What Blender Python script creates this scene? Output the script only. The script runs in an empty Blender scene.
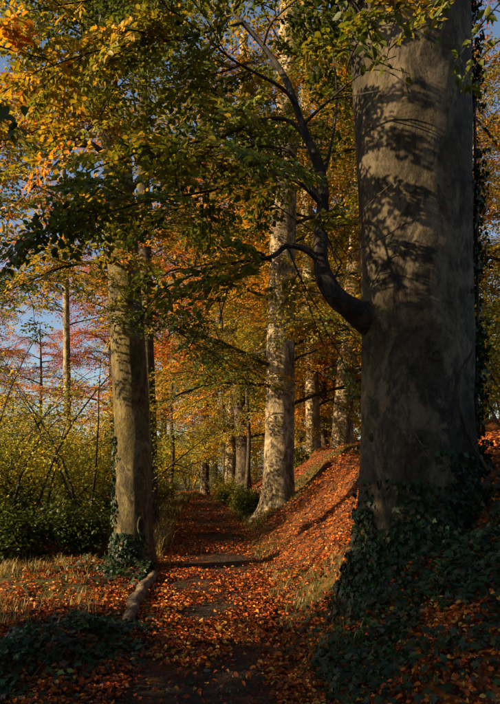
import bpy, math, random
import numpy as np
from math import radians, sin, cos, pi

# ------------------------------------------------------------------ camera, sky, sun
SC = bpy.context.scene
COL = SC.collection
F, HOR, HC = 600.0, 470.0, 1.6          # focal length and horizon in photo pixels (500 x 704), eye height in metres
SUN_EL, SUN_BEHIND = 21.0, 17.0          # sun stands on the left, a little behind the camera

cam_d = bpy.data.cameras.new('camera'); cam = bpy.data.objects.new('camera', cam_d); COL.objects.link(cam)
cam.location = (0, 0, HC); cam.rotation_euler = (radians(90), 0, 0)
cam_d.sensor_fit = 'HORIZONTAL'; cam_d.sensor_width = 36.0; cam_d.lens = 36.0 * F / 500.0
cam_d.shift_y = (HOR - 352.0) / 500.0; cam_d.clip_end = 3000
SC.camera = cam

a = radians(SUN_BEHIND); e = radians(SUN_EL)
TO_SUN = np.array((-cos(a) * cos(e), -sin(a) * cos(e), sin(e)))
w = bpy.data.worlds.new('World'); SC.world = w; w.use_nodes = True
nt = w.node_tree; bgn = nt.nodes['Background']
sky = nt.nodes.new('ShaderNodeTexSky'); sky.sky_type = 'NISHITA'; sky.sun_disc = False
sky.sun_elevation = e; sky.sun_rotation = math.atan2(TO_SUN[0], TO_SUN[1]); sky.air_density = 1.0; sky.dust_density = 1.4; sky.ozone_density = 1.5
nt.links.new(sky.outputs['Color'], bgn.inputs['Color']); bgn.inputs['Strength'].default_value = 0.068
sd = bpy.data.lights.new('sun', 'SUN'); sd.energy = 5.0; sd.angle = radians(0.55); sd.color = (1.0, 0.73, 0.41)
so = bpy.data.objects.new('sun', sd); COL.objects.link(so)
so.rotation_euler = (radians(90 - SUN_EL), 0, math.atan2(TO_SUN[0], -TO_SUN[1]))
so.location = (-30, -8, 20)
vs = SC.view_settings; vs.view_transform = 'Standard'; vs.look = 'None'; vs.gamma = 1.0; vs.exposure = 1.32
vs.use_curve_mapping = False
cy = SC.cycles; cy.use_denoising = True; cy.max_bounces = 6; cy.diffuse_bounces = 4; cy.transmission_bounces = 5
cy.glossy_bounces = 2; cy.sample_clamp_indirect = 4.0; cy.caustics_reflective = False; cy.caustics_refractive = False

# ------------------------------------------------------------------ helpers
RNG = np.random.default_rng(11)
def W(px, py, Y): return np.array(((px - 250) / F * Y, Y, HC - (py - HOR) / F * Y))
def PX(P):
    P = np.atleast_2d(P); Y = np.maximum(P[:, 1], .05)
    return 250 + P[:, 0] / Y * F, HOR - (P[:, 2] - HC) / Y * F

def _hash(i, j, k):
    h = (i * 374761393 + j * 668265263 + k * 2147483647 // 7) & 0xffffffff
    h = ((h ^ (h >> 13)) * 1274126177) & 0xffffffff
    h = ((h ^ (h >> 15)) * 2246822519) & 0xffffffff
    return ((h ^ (h >> 16)) & 0xffffff) / float(0xffffff)
def vnoise(p):
    p = np.asarray(p, float); f = np.floor(p).astype(np.int64); t = p - f; t = t * t * (3 - 2 * t)
    r = 0
    for dx in (0, 1):
        for dy in (0, 1):
            for dz in (0, 1):
                wgt = (t[:, 0] if dx else 1 - t[:, 0]) * (t[:, 1] if dy else 1 - t[:, 1]) * (t[:, 2] if dz else 1 - t[:, 2])
                r = r + wgt * _hash(f[:, 0] + dx, f[:, 1] + dy, f[:, 2] + dz)
    return r
_ROT = np.array([(.62, -.54, .57), (.70, .71, -.08), (-.36, .45, .82)])
def fbm(p, o=4):
    p = np.asarray(p, float); r = 0; amp = .5
    for i in range(o):
        r = r + amp * vnoise(p @ _ROT + 17.3 * i); p = (p @ _ROT) * 2.03; amp *= .5
    return r / (1 - .5 ** o)
def xy0(x, y, s=1.0): return np.stack([np.ravel(x) * s, np.ravel(y) * s, np.zeros(np.size(x))], 1)
def sstep(a, b, x): t = np.clip((x - a) / (b - a), 0, 1); return t * t * (3 - 2 * t)
def unit(v): v = np.asarray(v, float); return v / (np.linalg.norm(v, axis=-1, keepdims=True) + 1e-9)

class MB:
    """collects quads and triangles with a colour per vertex"""
    def __init__(s): s.v = []; s.q = []; s.t = []; s.c = []; s.n = 0
    def add(s, v, q=None, t=None, c=None):
        v = np.asarray(v, float)
        if q is not None and len(q): s.q.append(np.asarray(q, np.int64) + s.n)
        if t is not None and len(t): s.t.append(np.asarray(t, np.int64) + s.n)
        s.c.append(np.broadcast_to(np.asarray((1, 1, 1) if c is None else c, float), (len(v), 3)))
        s.v.append(v); s.n += len(v)
    def mesh(s, name, off=(0, 0, 0), smooth=False, col=True):
        me = bpy.data.meshes.new(name)
        if not s.n: return me
        v = np.concatenate(s.v) - np.asarray(off)
        q = np.concatenate(s.q) if s.q else np.zeros((0, 4), np.int64)
        t = np.concatenate(s.t) if s.t else np.zeros((0, 3), np.int64)
        me.vertices.add(len(v)); me.vertices.foreach_set('co', v.astype(np.float32).ravel())
        li = np.concatenate([q.ravel(), t.ravel()]).astype(np.int32)
        me.loops.add(len(li)); me.loops.foreach_set('vertex_index', li)
        ls = np.concatenate([np.arange(len(q)) * 4, len(q) * 4 + np.arange(len(t)) * 3]).astype(np.int32)
        me.polygons.add(len(ls)); me.polygons.foreach_set('loop_start', ls)
        me.polygons.foreach_set('loop_total', np.concatenate([np.full(len(q), 4), np.full(len(t), 3)]).astype(np.int32))
        me.update(calc_edges=True)
        if col:
            c = np.concatenate(s.c); at = me.attributes.new('Col', 'FLOAT_COLOR', 'POINT')
            at.data.foreach_set('color', np.concatenate([c, np.ones((len(c), 1))], 1).astype(np.float32).ravel())
        if smooth: me.polygons.foreach_set('use_smooth', np.ones(len(ls), bool))
        me.validate()
        return me

def tag(o, label=None, cat=None, group=None, kind=None):
    if label: o['label'] = label
    if cat: o['category'] = cat
    if group: o['group'] = group
    if kind: o['kind'] = kind
    return o
def empty(name, loc, label, cat, group=None):
    o = bpy.data.objects.new(name, None); COL.objects.link(o); o.location = tuple(loc); o.empty_display_size = .2
    return tag(o, label, cat, group)
def part(name, mb, mat, parent=None, smooth=False, kind=None):
    off = (0, 0, 0)
    p = parent
    while p is not None: off = np.asarray(off) + np.asarray(p.location); p = p.parent
    me = mb.mesh(name, off, smooth); me.materials.append(mat)
    o = bpy.data.objects.new(name, me); COL.objects.link(o)
    if parent is not None: o.parent = parent
    if kind: o['kind'] = kind
    return o

def catmull(P, n):
    P = np.asarray(P, float); k = len(P)
    if k < 3:
        t = np.linspace(0, 1, n)[:, None]; return P[0] * (1 - t) + P[-1] * t
    Q = np.vstack([2 * P[0] - P[1], P, 2 * P[-1] - P[-2]])
    out = []
    for u in np.linspace(0, k - 1 - 1e-6, n):
        i = int(u); t = u - i; p0, p1, p2, p3 = Q[i:i + 4]
        out.append(.5 * (2 * p1 + (p2 - p0) * t + (2 * p0 - 5 * p1 + 4 * p2 - p3) * t * t + (3 * p1 - p0 - 3 * p2 + p3) * t ** 3))
    return np.array(out)
def tube(mb, P, r, seg=6, c=None, rough=0.0):
    P = np.asarray(P, float); n = len(P); r = np.broadcast_to(r, (n,))
    T = unit(np.gradient(P, axis=0)); ref = np.array((0, 0, 1.)) if abs(T[0][2]) < .8 else np.array((1., 0, 0))
    A = unit(np.cross(T, ref)); B = np.cross(T, A)
    th = np.arange(seg) * 2 * pi / seg
    rr = r[:, None] * np.ones(seg)
    V = P[:, None] + rr[..., None] * (np.cos(th)[None, :, None] * A[:, None] + np.sin(th)[None, :, None] * B[:, None])
    V = V.reshape(-1, 3)
    if rough:
        d = (vnoise(V * 9.0) - .5) * 2 * rough
        V = V + unit(V - np.repeat(P, seg, 0)) * (d * np.repeat(r, seg))[:, None]
    i, j = np.meshgrid(np.arange(n - 1), np.arange(seg), indexing='ij'); i = i.ravel(); j = j.ravel(); j2 = (j + 1) % seg
    q = np.stack([i * seg + j, i * seg + j2, (i + 1) * seg + j2, (i + 1) * seg + j], 1)
    V = np.vstack([V, P[-1:]]); t = [(len(V) - 1, (n - 1) * seg + (k), (n - 1) * seg + (k + 1) % seg) for k in range(seg)]
    mb.add(V, q, t, c)

# ------------------------------------------------------------------ materials
def new_mat(name):
    m = bpy.data.materials.new(name); m.use_nodes = True; n = m.node_tree; n.nodes.clear()
    out = n.nodes.new('ShaderNodeOutputMaterial'); return m, n, out
def nd(n, t, **kw):
    x = n.nodes.new(t)
    for k, v in kw.items():
        if k in x.inputs: x.inputs[k].default_value = v
        else: setattr(x, k, v)
    return x
def ramp(n, fac, stops, interp='LINEAR'):
    r = n.nodes.new('ShaderNodeValToRGB'); cr = r.color_ramp; cr.interpolation = interp
    while len(cr.elements) < len(stops): cr.elements.new(.5)
    for el, (p, c) in zip(cr.elements, stops): el.position = p; el.color = (*c, 1) if len(c) == 3 else c
    n.links.new(fac, r.inputs[0]); return r.outputs[0]
def mixc(n, f, a, b, mode='MIX'):
    m = n.nodes.new('ShaderNodeMix'); m.data_type = 'RGBA'; m.blend_type = mode
    for s, v in ((m.inputs[0], f), (m.inputs[6], a), (m.inputs[7], b)):
        if hasattr(v, 'is_output'): n.links.new(v, s)
        else: s.default_value = v if not isinstance(v, tuple) else (*v, 1)
    return m.outputs[2]

def leaf_mat(name, trans=.4, rough=.5, spec=.25):
    m, n, out = new_mat(name)
    at = nd(n, 'ShaderNodeAttribute', attribute_name='Col')
    pb = nd(n, 'ShaderNodeBsdfPrincipled'); pb.inputs['Roughness'].default_value = rough; pb.inputs['Specular IOR Level'].default_value = spec
    n.links.new(at.outputs['Color'], pb.inputs['Base Color'])
    tr = nd(n, 'ShaderNodeBsdfTranslucent')
    tc = mixc(n, 1.0, at.outputs['Color'], (1.35, 1.15, .5), 'MULTIPLY'); n.links.new(tc, tr.inputs['Color'])
    mx = nd(n, 'ShaderNodeMixShader'); mx.inputs[0].default_value = trans
    n.links.new(pb.outputs[0], mx.inputs[1]); n.links.new(tr.outputs[0], mx.inputs[2]); n.links.new(mx.outputs[0], out.inputs[0])
    return m
M_LEAF = leaf_mat('beech_leaf', .45)
M_IVY = leaf_mat('ivy_leaf', .12, .5, .25)
M_LITTER = leaf_mat('fallen_leaf', .15, .6, .2)
M_GRASS = leaf_mat('grass_blade', .3, .5)

def bark_mat(name, dark, mid, light, moss, moss_amt=.4, lich=.35, scale=1.0, bump=.85, patch=1.0):
    m, n, out = new_mat(name)
    tc = nd(n, 'ShaderNodeTexCoord'); mp = nd(n, 'ShaderNodeMapping'); mp.inputs['Scale'].default_value = (scale, scale, scale * .55)
    n.links.new(tc.outputs['Object'], mp.inputs[0]); co = mp.outputs[0]
    def noise(s, d=6, r=.6, dist=0.0, c=co):
        x = nd(n, 'ShaderNodeTexNoise'); x.inputs['Scale'].default_value = s; x.inputs['Detail'].default_value = d
        x.inputs['Roughness'].default_value = r; x.inputs['Distortion'].default_value = dist; n.links.new(c, x.inputs['Vector']); return x.outputs['Fac']
    base = ramp(n, noise(4.2, 10, .74, .7), [(.36, dark), (.48, mid), (.56, mid), (.66, light)])
    fine = ramp(n, noise(26, 6, .7), [(.34, (.42, .42, .42)), (.58, (1.08, 1.08, 1.08))])
    lf = ramp(n, noise(6.5, 9, .72, .8), [(.58 - .1 * lich, (0, 0, 0)), (.66 - .1 * lich, (1, 1, 1))])
    lk = nd(n, 'ShaderNodeMath', operation='MULTIPLY'); n.links.new(lf, lk.inputs[0]); lk.inputs[1].default_value = lich
    base = mixc(n, lk.outputs[0], base, tuple(min(1, c * 1.55) for c in light))
    mf = ramp(n, noise(1.7, 7, .66, .5), [(.62 - .35 * moss_amt, (0, 0, 0)), (.80 - .35 * moss_amt, (1, 1, 1))])
    mk = nd(n, 'ShaderNodeMath', operation='MULTIPLY'); n.links.new(mf, mk.inputs[0]); mk.inputs[1].default_value = min(.95, moss_amt * 1.4)
    base = mixc(n, mk.outputs[0], base, moss)
    # dark lenticels / creases lying across the trunk
    mp2 = nd(n, 'ShaderNodeMapping'); mp2.inputs['Scale'].default_value = (3 * scale, 3 * scale, 11 * scale); n.links.new(tc.outputs['Object'], mp2.inputs[0])
    cr = noise(1.6, 5, .7, 1.0, mp2.outputs[0]); crr = ramp(n, cr, [(.30, (.4, .38, .36)), (.42, (1, 1, 1))])
    base = mixc(n, .75, base, crr, 'MULTIPLY')
    base = mixc(n, .9, base, fine, 'MULTIPLY')
    pf = ramp(n, noise(2.3, 9, .66, 1.2), [(.50, (0, 0, 0)), (.56, (1, 1, 1))]); pk = nd(n, 'ShaderNodeMath', operation='MULTIPLY'); n.links.new(pf, pk.inputs[0]); pk.inputs[1].default_value = .62 * patch
    base = mixc(n, pk.outputs[0], base, tuple(c * 1.35 for c in light))
    df = ramp(n, noise(3.1, 9, .70, 1.5), [(.40, (1, 1, 1)), (.46, (0, 0, 0))]); dk = nd(n, 'ShaderNodeMath', operation='MULTIPLY'); n.links.new(df, dk.inputs[0]); dk.inputs[1].default_value = .75 * patch
    base = mixc(n, dk.outputs[0], base, dark)
    blot = ramp(n, noise(9.5, 7, .72, .6), [(.36, (.30, .29, .27)), (.47, (1, 1, 1)), (.56, (1, 1, 1)), (.66, (1.45, 1.42, 1.35))])
    base = mixc(n, .85, base, blot, 'MULTIPLY')
    pb = nd(n, 'ShaderNodeBsdfPrincipled'); pb.inputs['Roughness'].default_value = .82; pb.inputs['Specular IOR Level'].default_value = .25
    n.links.new(base, pb.inputs['Base Color'])
    b1 = nd(n, 'ShaderNodeBump'); b1.inputs['Strength'].default_value = bump; b1.inputs['Distance'].default_value = .07
    n.links.new(noise(5.5, 9, .7, .6), b1.inputs['Height'])
    b2 = nd(n, 'ShaderNodeBump'); b2.inputs['Strength'].default_value = bump * .8; b2.inputs['Distance'].default_value = .022
    n.links.new(cr, b2.inputs['Height']); n.links.new(b1.outputs[0], b2.inputs['Normal'])
    b3 = nd(n, 'ShaderNodeBump'); b3.inputs['Strength'].default_value = bump; b3.inputs['Distance'].default_value = .016
    n.links.new(noise(42, 5, .7), b3.inputs['Height']); n.links.new(b2.outputs[0], b3.inputs['Normal'])
    n.links.new(b3.outputs[0], pb.inputs['Normal']); n.links.new(pb.outputs[0], out.inputs[0]); return m
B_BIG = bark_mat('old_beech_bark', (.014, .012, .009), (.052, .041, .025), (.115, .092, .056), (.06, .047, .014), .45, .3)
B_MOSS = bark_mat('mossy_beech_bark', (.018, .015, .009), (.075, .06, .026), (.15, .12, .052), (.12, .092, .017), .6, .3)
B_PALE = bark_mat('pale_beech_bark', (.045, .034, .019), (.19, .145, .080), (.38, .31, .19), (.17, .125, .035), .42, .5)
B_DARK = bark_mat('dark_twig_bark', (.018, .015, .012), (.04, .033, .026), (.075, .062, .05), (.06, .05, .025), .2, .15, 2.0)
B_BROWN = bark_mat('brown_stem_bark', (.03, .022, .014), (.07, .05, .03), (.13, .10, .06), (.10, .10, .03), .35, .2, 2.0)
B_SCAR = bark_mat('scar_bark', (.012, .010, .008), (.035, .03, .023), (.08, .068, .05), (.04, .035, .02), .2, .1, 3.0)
B_LOG = bark_mat('weathered_log', (.06, .04, .025), (.17, .12, .075), (.30, .23, .15), (.12, .10, .04), .2, .2, 3.0)

def ground_mat():
    m, n, out = new_mat('woodland_soil')
    geo = nd(n, 'ShaderNodeNewGeometry'); at = nd(n, 'ShaderNodeAttribute', attribute_name='Col')
    sep = nd(n, 'ShaderNodeSeparateColor'); n.links.new(at.outputs['Color'], sep.inputs[0])
    def noise(s, d=6, r=.6):
        x = nd(n, 'ShaderNodeTexNoise'); x.inputs['Scale'].default_value = s; x.inputs['Detail'].default_value = d; x.inputs['Roughness'].default_value = r
        n.links.new(geo.outputs['Position'], x.inputs['Vector']); return x.outputs['Fac']
    soil = ramp(n, noise(9, 8, .7), [(.3, (.018, .013, .009)), (.55, (.05, .035, .024)), (.75, (.09, .066, .045))])
    vo = nd(n, 'ShaderNodeTexVoronoi'); vo.inputs['Scale'].default_value = 17; n.links.new(geo.outputs['Position'], vo.inputs['Vector'])
    litter = ramp(n, vo.outputs['Color'], [(0, (.05, .02, .01)), (.35, (.12, .04, .012)), (.6, (.22, .075, .015)), (.85, (.10, .035, .012)), (1, (.28, .12, .03))], 'CONSTANT')
    green = ramp(n, noise(14, 7, .7), [(.3, (.02, .028, .008)), (.6, (.06, .075, .018)), (.8, (.11, .11, .03))])
    c = mixc(n, sep.outputs[0], soil, litter); c = mixc(n, sep.outputs[1], c, green)
    pb = nd(n, 'ShaderNodeBsdfPrincipled'); pb.inputs['Roughness'].default_value = .95; pb.inputs['Specular IOR Level'].default_value = .15
    n.links.new(c, pb.inputs['Base Color'])
    b = nd(n, 'ShaderNodeBump'); b.inputs['Strength'].default_value = .8; b.inputs['Distance'].default_value = .07; n.links.new(noise(13, 9, .72), b.inputs['Height'])
    b2 = nd(n, 'ShaderNodeBump'); b2.inputs['Strength'].default_value = .6; b2.inputs['Distance'].default_value = .025; n.links.new(noise(55, 5, .75), b2.inputs['Height']); n.links.new(b.outputs[0], b2.inputs['Normal'])
    n.links.new(b2.outputs[0], pb.inputs['Normal']); n.links.new(pb.outputs[0], out.inputs[0]); return m
M_GROUND = ground_mat()

# ------------------------------------------------------------------ terrain
KY = np.array([-60, 0, 4.1, 6.4, 9.6, 13.5, 20, 27, 32, 40, 60, 120.])
KL = np.array([-1.3, -1.12, -1.15, -1.33, -1.47, -1.80, -2.35, -2.5, -1.9, .6, 8, 32])
KR = np.array([.1, .22, .27, .27, .2, 0, -.55, -1.0, -.4, 2.2, 9.8, 34])
_ys = np.arange(-60, 120.1, .1); _k = np.ones(25) / 25
def _sm(v): q = np.interp(_ys, KY, v); p = np.pad(q, 12, mode='edge'); return np.convolve(p, _k, 'valid')
_L, _R = _sm(KL), _sm(KR)
def xl(y): return np.interp(y, _ys, _L)
def xr(y): return np.interp(y, _ys, _R)
def hgt(x, y, fine=True):
    x = np.asarray(x, float); y = np.asarray(y, float); sh = x.shape; x = x.ravel(); y = y.ravel()
    z = .32 * sstep(10, 28, y)
    d = np.maximum(x - xr(y), 0)
    h = .80 * d * d / (d + .38); h = np.where(h > 1.4, 1.4 + 1.1 * (1 - np.exp(-(h - 1.4) / 1.1)), h)
    wob = (fbm(xy0(x, y, .55) + 3.1, 3) - .5)
    z = z + h * (1 + .28 * wob) * (1 - .6 * sstep(40, 80, y))
    e2 = np.maximum(xl(y) - x, 0)
    z = z + .05 * sstep(0, .25, e2) - .35 * sstep(1.0, 8.0, e2)
    off = np.minimum(1, np.maximum(d, e2) / .5)
    z = z + off * ((fbm(xy0(x, y, 1.1) + 9.7, 4) - .5) * .36)
    z = z + np.minimum(1, d / .6) * ((fbm(xy0(x, y, 2.7) + 77, 3) - .5) * .20 + np.maximum(fbm(xy0(x, y, 1.6) + 21, 2) - .55, 0) * .5)
    if fine: z = z + (fbm(xy0(x, y, 5.0) + 31.7, 3) - .5) * (.03 + .10 * off)
    return z.reshape(sh)
def h1(x, y): return float(hgt(np.array([x]), np.array([y]))[0])

def axis(lo, f0, f1, hi, st):
    c = list(np.arange(f0, f1 + 1e-6, st)); s = st
    while c[-1] < hi: s *= 1.22; c.append(c[-1] + s)
    s = st
    while c[0] > lo: s *= 1.22; c.insert(0, c[0] - s)
    return np.array(c)
gx = axis(-700, -5, 5.2, 700, .09); gy = axis(-300, 2.6, 17, 1500, .10)
XX, YY = np.meshgrid(gx, gy); ZZ = hgt(XX, YY); ZZ = ZZ - .09 * sstep(.0, .14, np.minimum(XX - xl(YY), xr(YY) - XX)) * (YY > -5) * (YY < 46)
nx, ny = len(gx), len(gy)
D = XX - xr(YY); E = xl(YY) - XX
nb = fbm(xy0(XX, YY, .8) + 5, 4).reshape(XX.shape); nb2 = fbm(xy0(XX, YY, 2.2) + 50, 4).reshape(XX.shape)
lit = np.where(D > 0, sstep(.42, .56, nb2 + .12), np.where(E > 0, sstep(.40, .58, nb2 + .06), sstep(.48, .62, nb2)))
grn = np.where(D > 0, sstep(.55, .66, nb) * .65, np.where(E > 0, sstep(.46, .62, nb + .12 * sstep(2, 5, E)) * .85, 0))
far = sstep(25, 45, np.hypot(XX, YY)); grn = np.maximum(grn, far * .8)
mb = MB(); i, j = np.meshgrid(np.arange(ny - 1), np.arange(nx - 1), indexing='ij'); i = i.ravel(); j = j.ravel()
mb.add(np.stack([XX.ravel(), YY.ravel(), ZZ.ravel()], 1), np.stack([i * nx + j, i * nx + j + 1, (i + 1) * nx + j + 1, (i + 1) * nx + j], 1),
       None, np.stack([lit.ravel(), grn.ravel(), 0 * grn.ravel()], 1))
g = part('ground', mb, M_GROUND, None, True, 'structure')
# the trodden path is its own sheet, with a crumbled edge
py_ = axis(-6, -2, 20, 48, .09); u = np.linspace(0, 1, 26)
PYm, U = np.meshgrid(py_, u, indexing='ij')
edge = (fbm(xy0(PYm[:, :1] * 0, PYm[:, :1], 1.7) + 71, 3) - .5).reshape(-1, 1) * .35
PXm = xl(PYm) - .12 + .5 * edge * (1 - U) + (xr(PYm) + .24 - xl(PYm)) * U + .3 * edge[::-1] * U
PZ = hgt(PXm, PYm) + .014 - .10 * np.clip((np.abs(U - .5) * 2 - .86) / .14, 0, 1) ** 2 - .02 * (1 - (2 * U - 1) ** 2)
nbp = fbm(xy0(PXm, PYm, 2.0) + 15, 4).reshape(PXm.shape)
pl = sstep(.5, .64, nbp + .25 * (np.abs(U - .5) * 2) ** 3 - .05) * .7
mb = MB(); n2 = len(u); i, j = np.meshgrid(np.arange(len(py_) - 1), np.arange(n2 - 1), indexing='ij'); i = i.ravel(); j = j.ravel()
mb.add(np.stack([PXm.ravel(), PYm.ravel(), PZ.ravel()], 1), np.stack([i * n2 + j, i * n2 + j + 1, (i + 1) * n2 + j + 1, (i + 1) * n2 + j], 1),
       None, np.stack([pl.ravel(), 0 * pl.ravel(), 0 * pl.ravel()], 1))
part('path', mb, M_GROUND, None, True, 'structure')

# ------------------------------------------------------------------ leaves
LEAF6 = np.array([(0, 0, 0), (.30, .27, .09), (.68, .25, .05), (1, 0, -.10), (.68, -.25, .05), (.30, -.27, .09)]); Q6 = np.array([(0, 3, 2, 1), (0, 5, 4, 3)])
LEAF4 = np.array([(0, 0, 0), (.48, .30, .07), (1, 0, -.06), (.48, -.30, .07)]); T4 = np.array([(0, 2, 1), (0, 3, 2)])
IVY = np.array([(0, 0, 0), (-.12, .34, .02), (.22, .26, .04), (.30, .56, -.02), (.55, .24, .04), (1, 0, -.08), (.55, -.24, .04), (.30, -.56, -.02), (.22, -.26, .04), (-.12, -.34, .02)])
TIV = np.array([(0, 2, 1), (0, 4, 2), (2, 4, 3), (0, 5, 4), (0, 6, 5), (0, 8, 6), (6, 8, 7), (0, 9, 8)])
PAL = np.array([(0.00, .030, .052, .010), (.18, .060, .090, .014), (.34, .115, .135, .016), (.48, .24, .20, .020), (.62, .40, .235, .022), (.74, .44, .165, .018),
                (.85, .40, .090, .014), (.94, .30, .045, .014), (1.0, .16, .045, .018)])
def palette(u, val=None):
    u = np.clip(u, 0, 1); c = np.stack([np.interp(u, PAL[:, 0], PAL[:, k]) for k in (1, 2, 3)], 1)
    return c if val is None else c * val[:, None]
def put_leaves(mb, P, X, N, size, col, lod=6, wid=1.0):
    """leaf blades at points P, axis X, normal N"""
    if not len(P): return
    X = unit(X); N = unit(N - X * np.sum(N * X, 1, keepdims=True)); Yv = np.cross(N, X)
    L, q, t = {6: (LEAF6, Q6, None), 4: (LEAF4, None, T4), 10: (IVY, None, TIV)}[lod]
    k = len(L); size = np.broadcast_to(size, (len(P),))
    curl = RNG.uniform(.3, 2.2 if lod != 6 or wid == 1.0 else 4.5, len(P))
    V = P[:, None] + size[:, None, None] * (L[None, :, 0, None] * X[:, None] + wid * L[None, :, 1, None] * Yv[:, None] + (L[None, :, 2] * curl[:, None])[..., None] * N[:, None])
    off = np.arange(len(P))[:, None, None] * k
    mb.add(V.reshape(-1, 3), None if q is None else (q[None] + off).reshape(-1, 4), None if t is None else (t[None] + off).reshape(-1, 3), np.repeat(col, k, 0))

def make_spray(rng, L=1.0, sp=.055, ns=9):
    """a flat beech spray: main twig along x with alternate side twigs and leaves"""
    P = []; X = []; tw = []
    n = 9; xs = np.linspace(0, L, n); main = np.stack([xs, np.cumsum(rng.normal(0, .018, n)), -.16 * xs ** 2 + np.cumsum(rng.normal(0, .012, n))], 1); tw.append((main, .0045))
    def leaves(path, s0):
        d = np.r_[0, np.cumsum(np.linalg.norm(np.diff(path, axis=0), axis=1))]; tt = np.arange(s0, d[-1], sp); side = 1
        for t in tt:
            p = np.array([np.interp(t, d, path[:, k]) for k in range(3)]); ax = path[-1] - path[0]; ax = ax / np.linalg.norm(ax)
            lat = np.array((-ax[1], ax[0], 0)) * side; side = -side
            X.append(ax * .62 + lat * .8 + np.array((0, 0, rng.normal(-.12, .25)))); P.append(p)
        P.append(path[-1]); X.append(path[-1] - path[-2])
    leaves(main, .12)
    s = 1
    for t in np.linspace(.10, .86, ns):
        b = np.array([np.interp(t * L, xs, main[:, k]) for k in range(3)]); ln = L * (.52 * (1 - t) + .10) * rng.uniform(.7, 1.2); an = s * radians(rng.uniform(38, 62)); s = -s
        m = 4; q = np.linspace(0, 1, m)[:, None]; pth = b + q * ln * np.array((cos(an), sin(an), 0)) + np.c_[np.zeros(m), np.zeros(m), -.12 * (q[:, 0] * ln) ** 2 + np.cumsum(rng.normal(0, .02, m))]
        tw.append((pth, .0028)); leaves(pth, .03)
    return np.array(P), np.array(X), tw
_srng = np.random.default_rng(4)
SPRAYS = [make_spray(_srng, 1.0, .052, 9) for _ in range(8)]
SPRAYS_LO = [make_spray(_srng, 1.0, .085, 7) for _ in range(6)]

# windows (photo pixels) that the photograph shows clear of nearer foliage: x0, x1, y0, y1, nearest distance kept, share dropped
CLEAR = [(104, 160, 350, 580, 9.9, .97), (345, 492, 34, 560, 5.6, .97), (292, 352, 60, 345, 6.4, .86), (255, 300, 200, 300, 6.0, .6), (140, 262, 300, 460, 8.5, .97), (140, 260, 235, 300, 7.5, .6), (0, 140, 290, 460, 7.5, .7), (262, 300, 400, 500, 16.6, .6), (303, 330, 380, 460, 22, .6), (330, 362, 320, 445, 21, .85),
         (150, 262, 458, 704, 29, 1.0), (0, 104, 395, 704, 9.0, 1.0), (18, 100, 326, 392, 70, .4), (160, 200, 392, 420, 70, .5), (225, 360, 450, 704, 30, 1.0), (226, 250, 420, 480, 21, .5)]
def keep_spray(P, rng, free=False):
    if free: return True
    if P[1] < 0: return True
    x, y = PX(P); x = x[0]; y = y[0]
    if P[1] < 3.2 and abs(P[0]) < 2.5 and P[2] < 5.5: return False
    for x0, x1, y0, y1, yd, pr in CLEAR:
        if x0 < x < x1 and y0 < y < y1 and P[1] < yd and rng.random() < pr: return False
    return True
def frame_dist(P):
    x, y = PX(P)
    if P[1] < .3: return 999.
    dx = max(0 - x[0], x[0] - 500, 0); dy = max(0 - y[0], y[0] - 704, 0); return max(dx, dy)

def frame(dirv, roll):
    X = unit(dirv); up = np.array((0, 0, 1.)); Y = np.cross(up, X)
    if np.linalg.norm(Y) < 1e-3: Y = np.array((0, 1., 0))
    Y = unit(Y); Z = np.cross(X, Y); c, s = cos(roll), sin(roll)
    return np.stack([X, Y * c + Z * s, Z * c - Y * s], 0)

class Crown:
    def __init__(s, seed, mean, sd, size, lod, lo=False, clump=.10, val=(.75, 1.25)):
        s.mb = MB(); s.rng = np.random.default_rng(seed); s.mean, s.sd, s.size, s.lod, s.lo, s.clump, s.val = mean, sd, size, lod, lo, clump, val; s.count = 0; s.free = False
    def spray(s, P, dirv, L, twmb=None, seg=3):
        rng = s.rng
        mid = P + unit(dirv) * L * .5
        if not keep_spray(mid, rng, s.free): return
        fd = 0 if s.free else frame_dist(mid)
        big = 1.0
        src = SPRAYS_LO if (s.lo or fd > 160) else SPRAYS
        lod = s.lod
        if fd > 160: big = 1.55; lod = 4
        if mid[1] > 7.5: lod = 4
        p, x, tw = src[rng.integers(len(src))]
        R = frame(dirv, rng.normal(0, .35)); q = P + (p * L) @ R; X = x @ R
        k = len(q)
        N = np.tile(R[2], (k, 1)) + rng.normal(0, .38, (k, 3)); q = q + rng.normal(0, .015, (k, 3))
        cl = .5 * (sin(mid[0] * 1.3 + 2 * sin(mid[2] * .9)) + sin(mid[1] * 1.1 + mid[2] * 1.7 + 1.3))
        u = rng.normal(s.mean + s.clump * 2.2 * cl + rng.normal(0, s.sd * .6), s.sd * .65, k)
        put_leaves(s.mb, q, X, N, s.size * big * rng.uniform(.7, 1.2, k), palette(u, rng.uniform(*s.val, k)), lod)
        s.count += k
        if twmb is not None and fd < 160:
            for i, (pth, r) in enumerate(tw):
                if i == 0: tube(twmb, P + (pth[::2] * L) @ R, np.linspace(r * 1.3, r * .6, 5), seg)
                else: tube(twmb, P + (pth[::3] * L) @ R, np.linspace(r, r * .5, 2), seg)

def limb_path(rng, p0, az, el, length, n=9, droop=.5, wob=.10):
    P = [np.array(p0, float)]; st = length / (n - 1); e = el; a_ = az
    for k in range(n - 1):
        a_ += rng.normal(0, wob); e += rng.normal(0, wob * .8) - droop / n
        P.append(P[-1] + st * np.array((cos(a_) * cos(e), sin(a_) * cos(e), sin(e))))
    return np.array(P)

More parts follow.
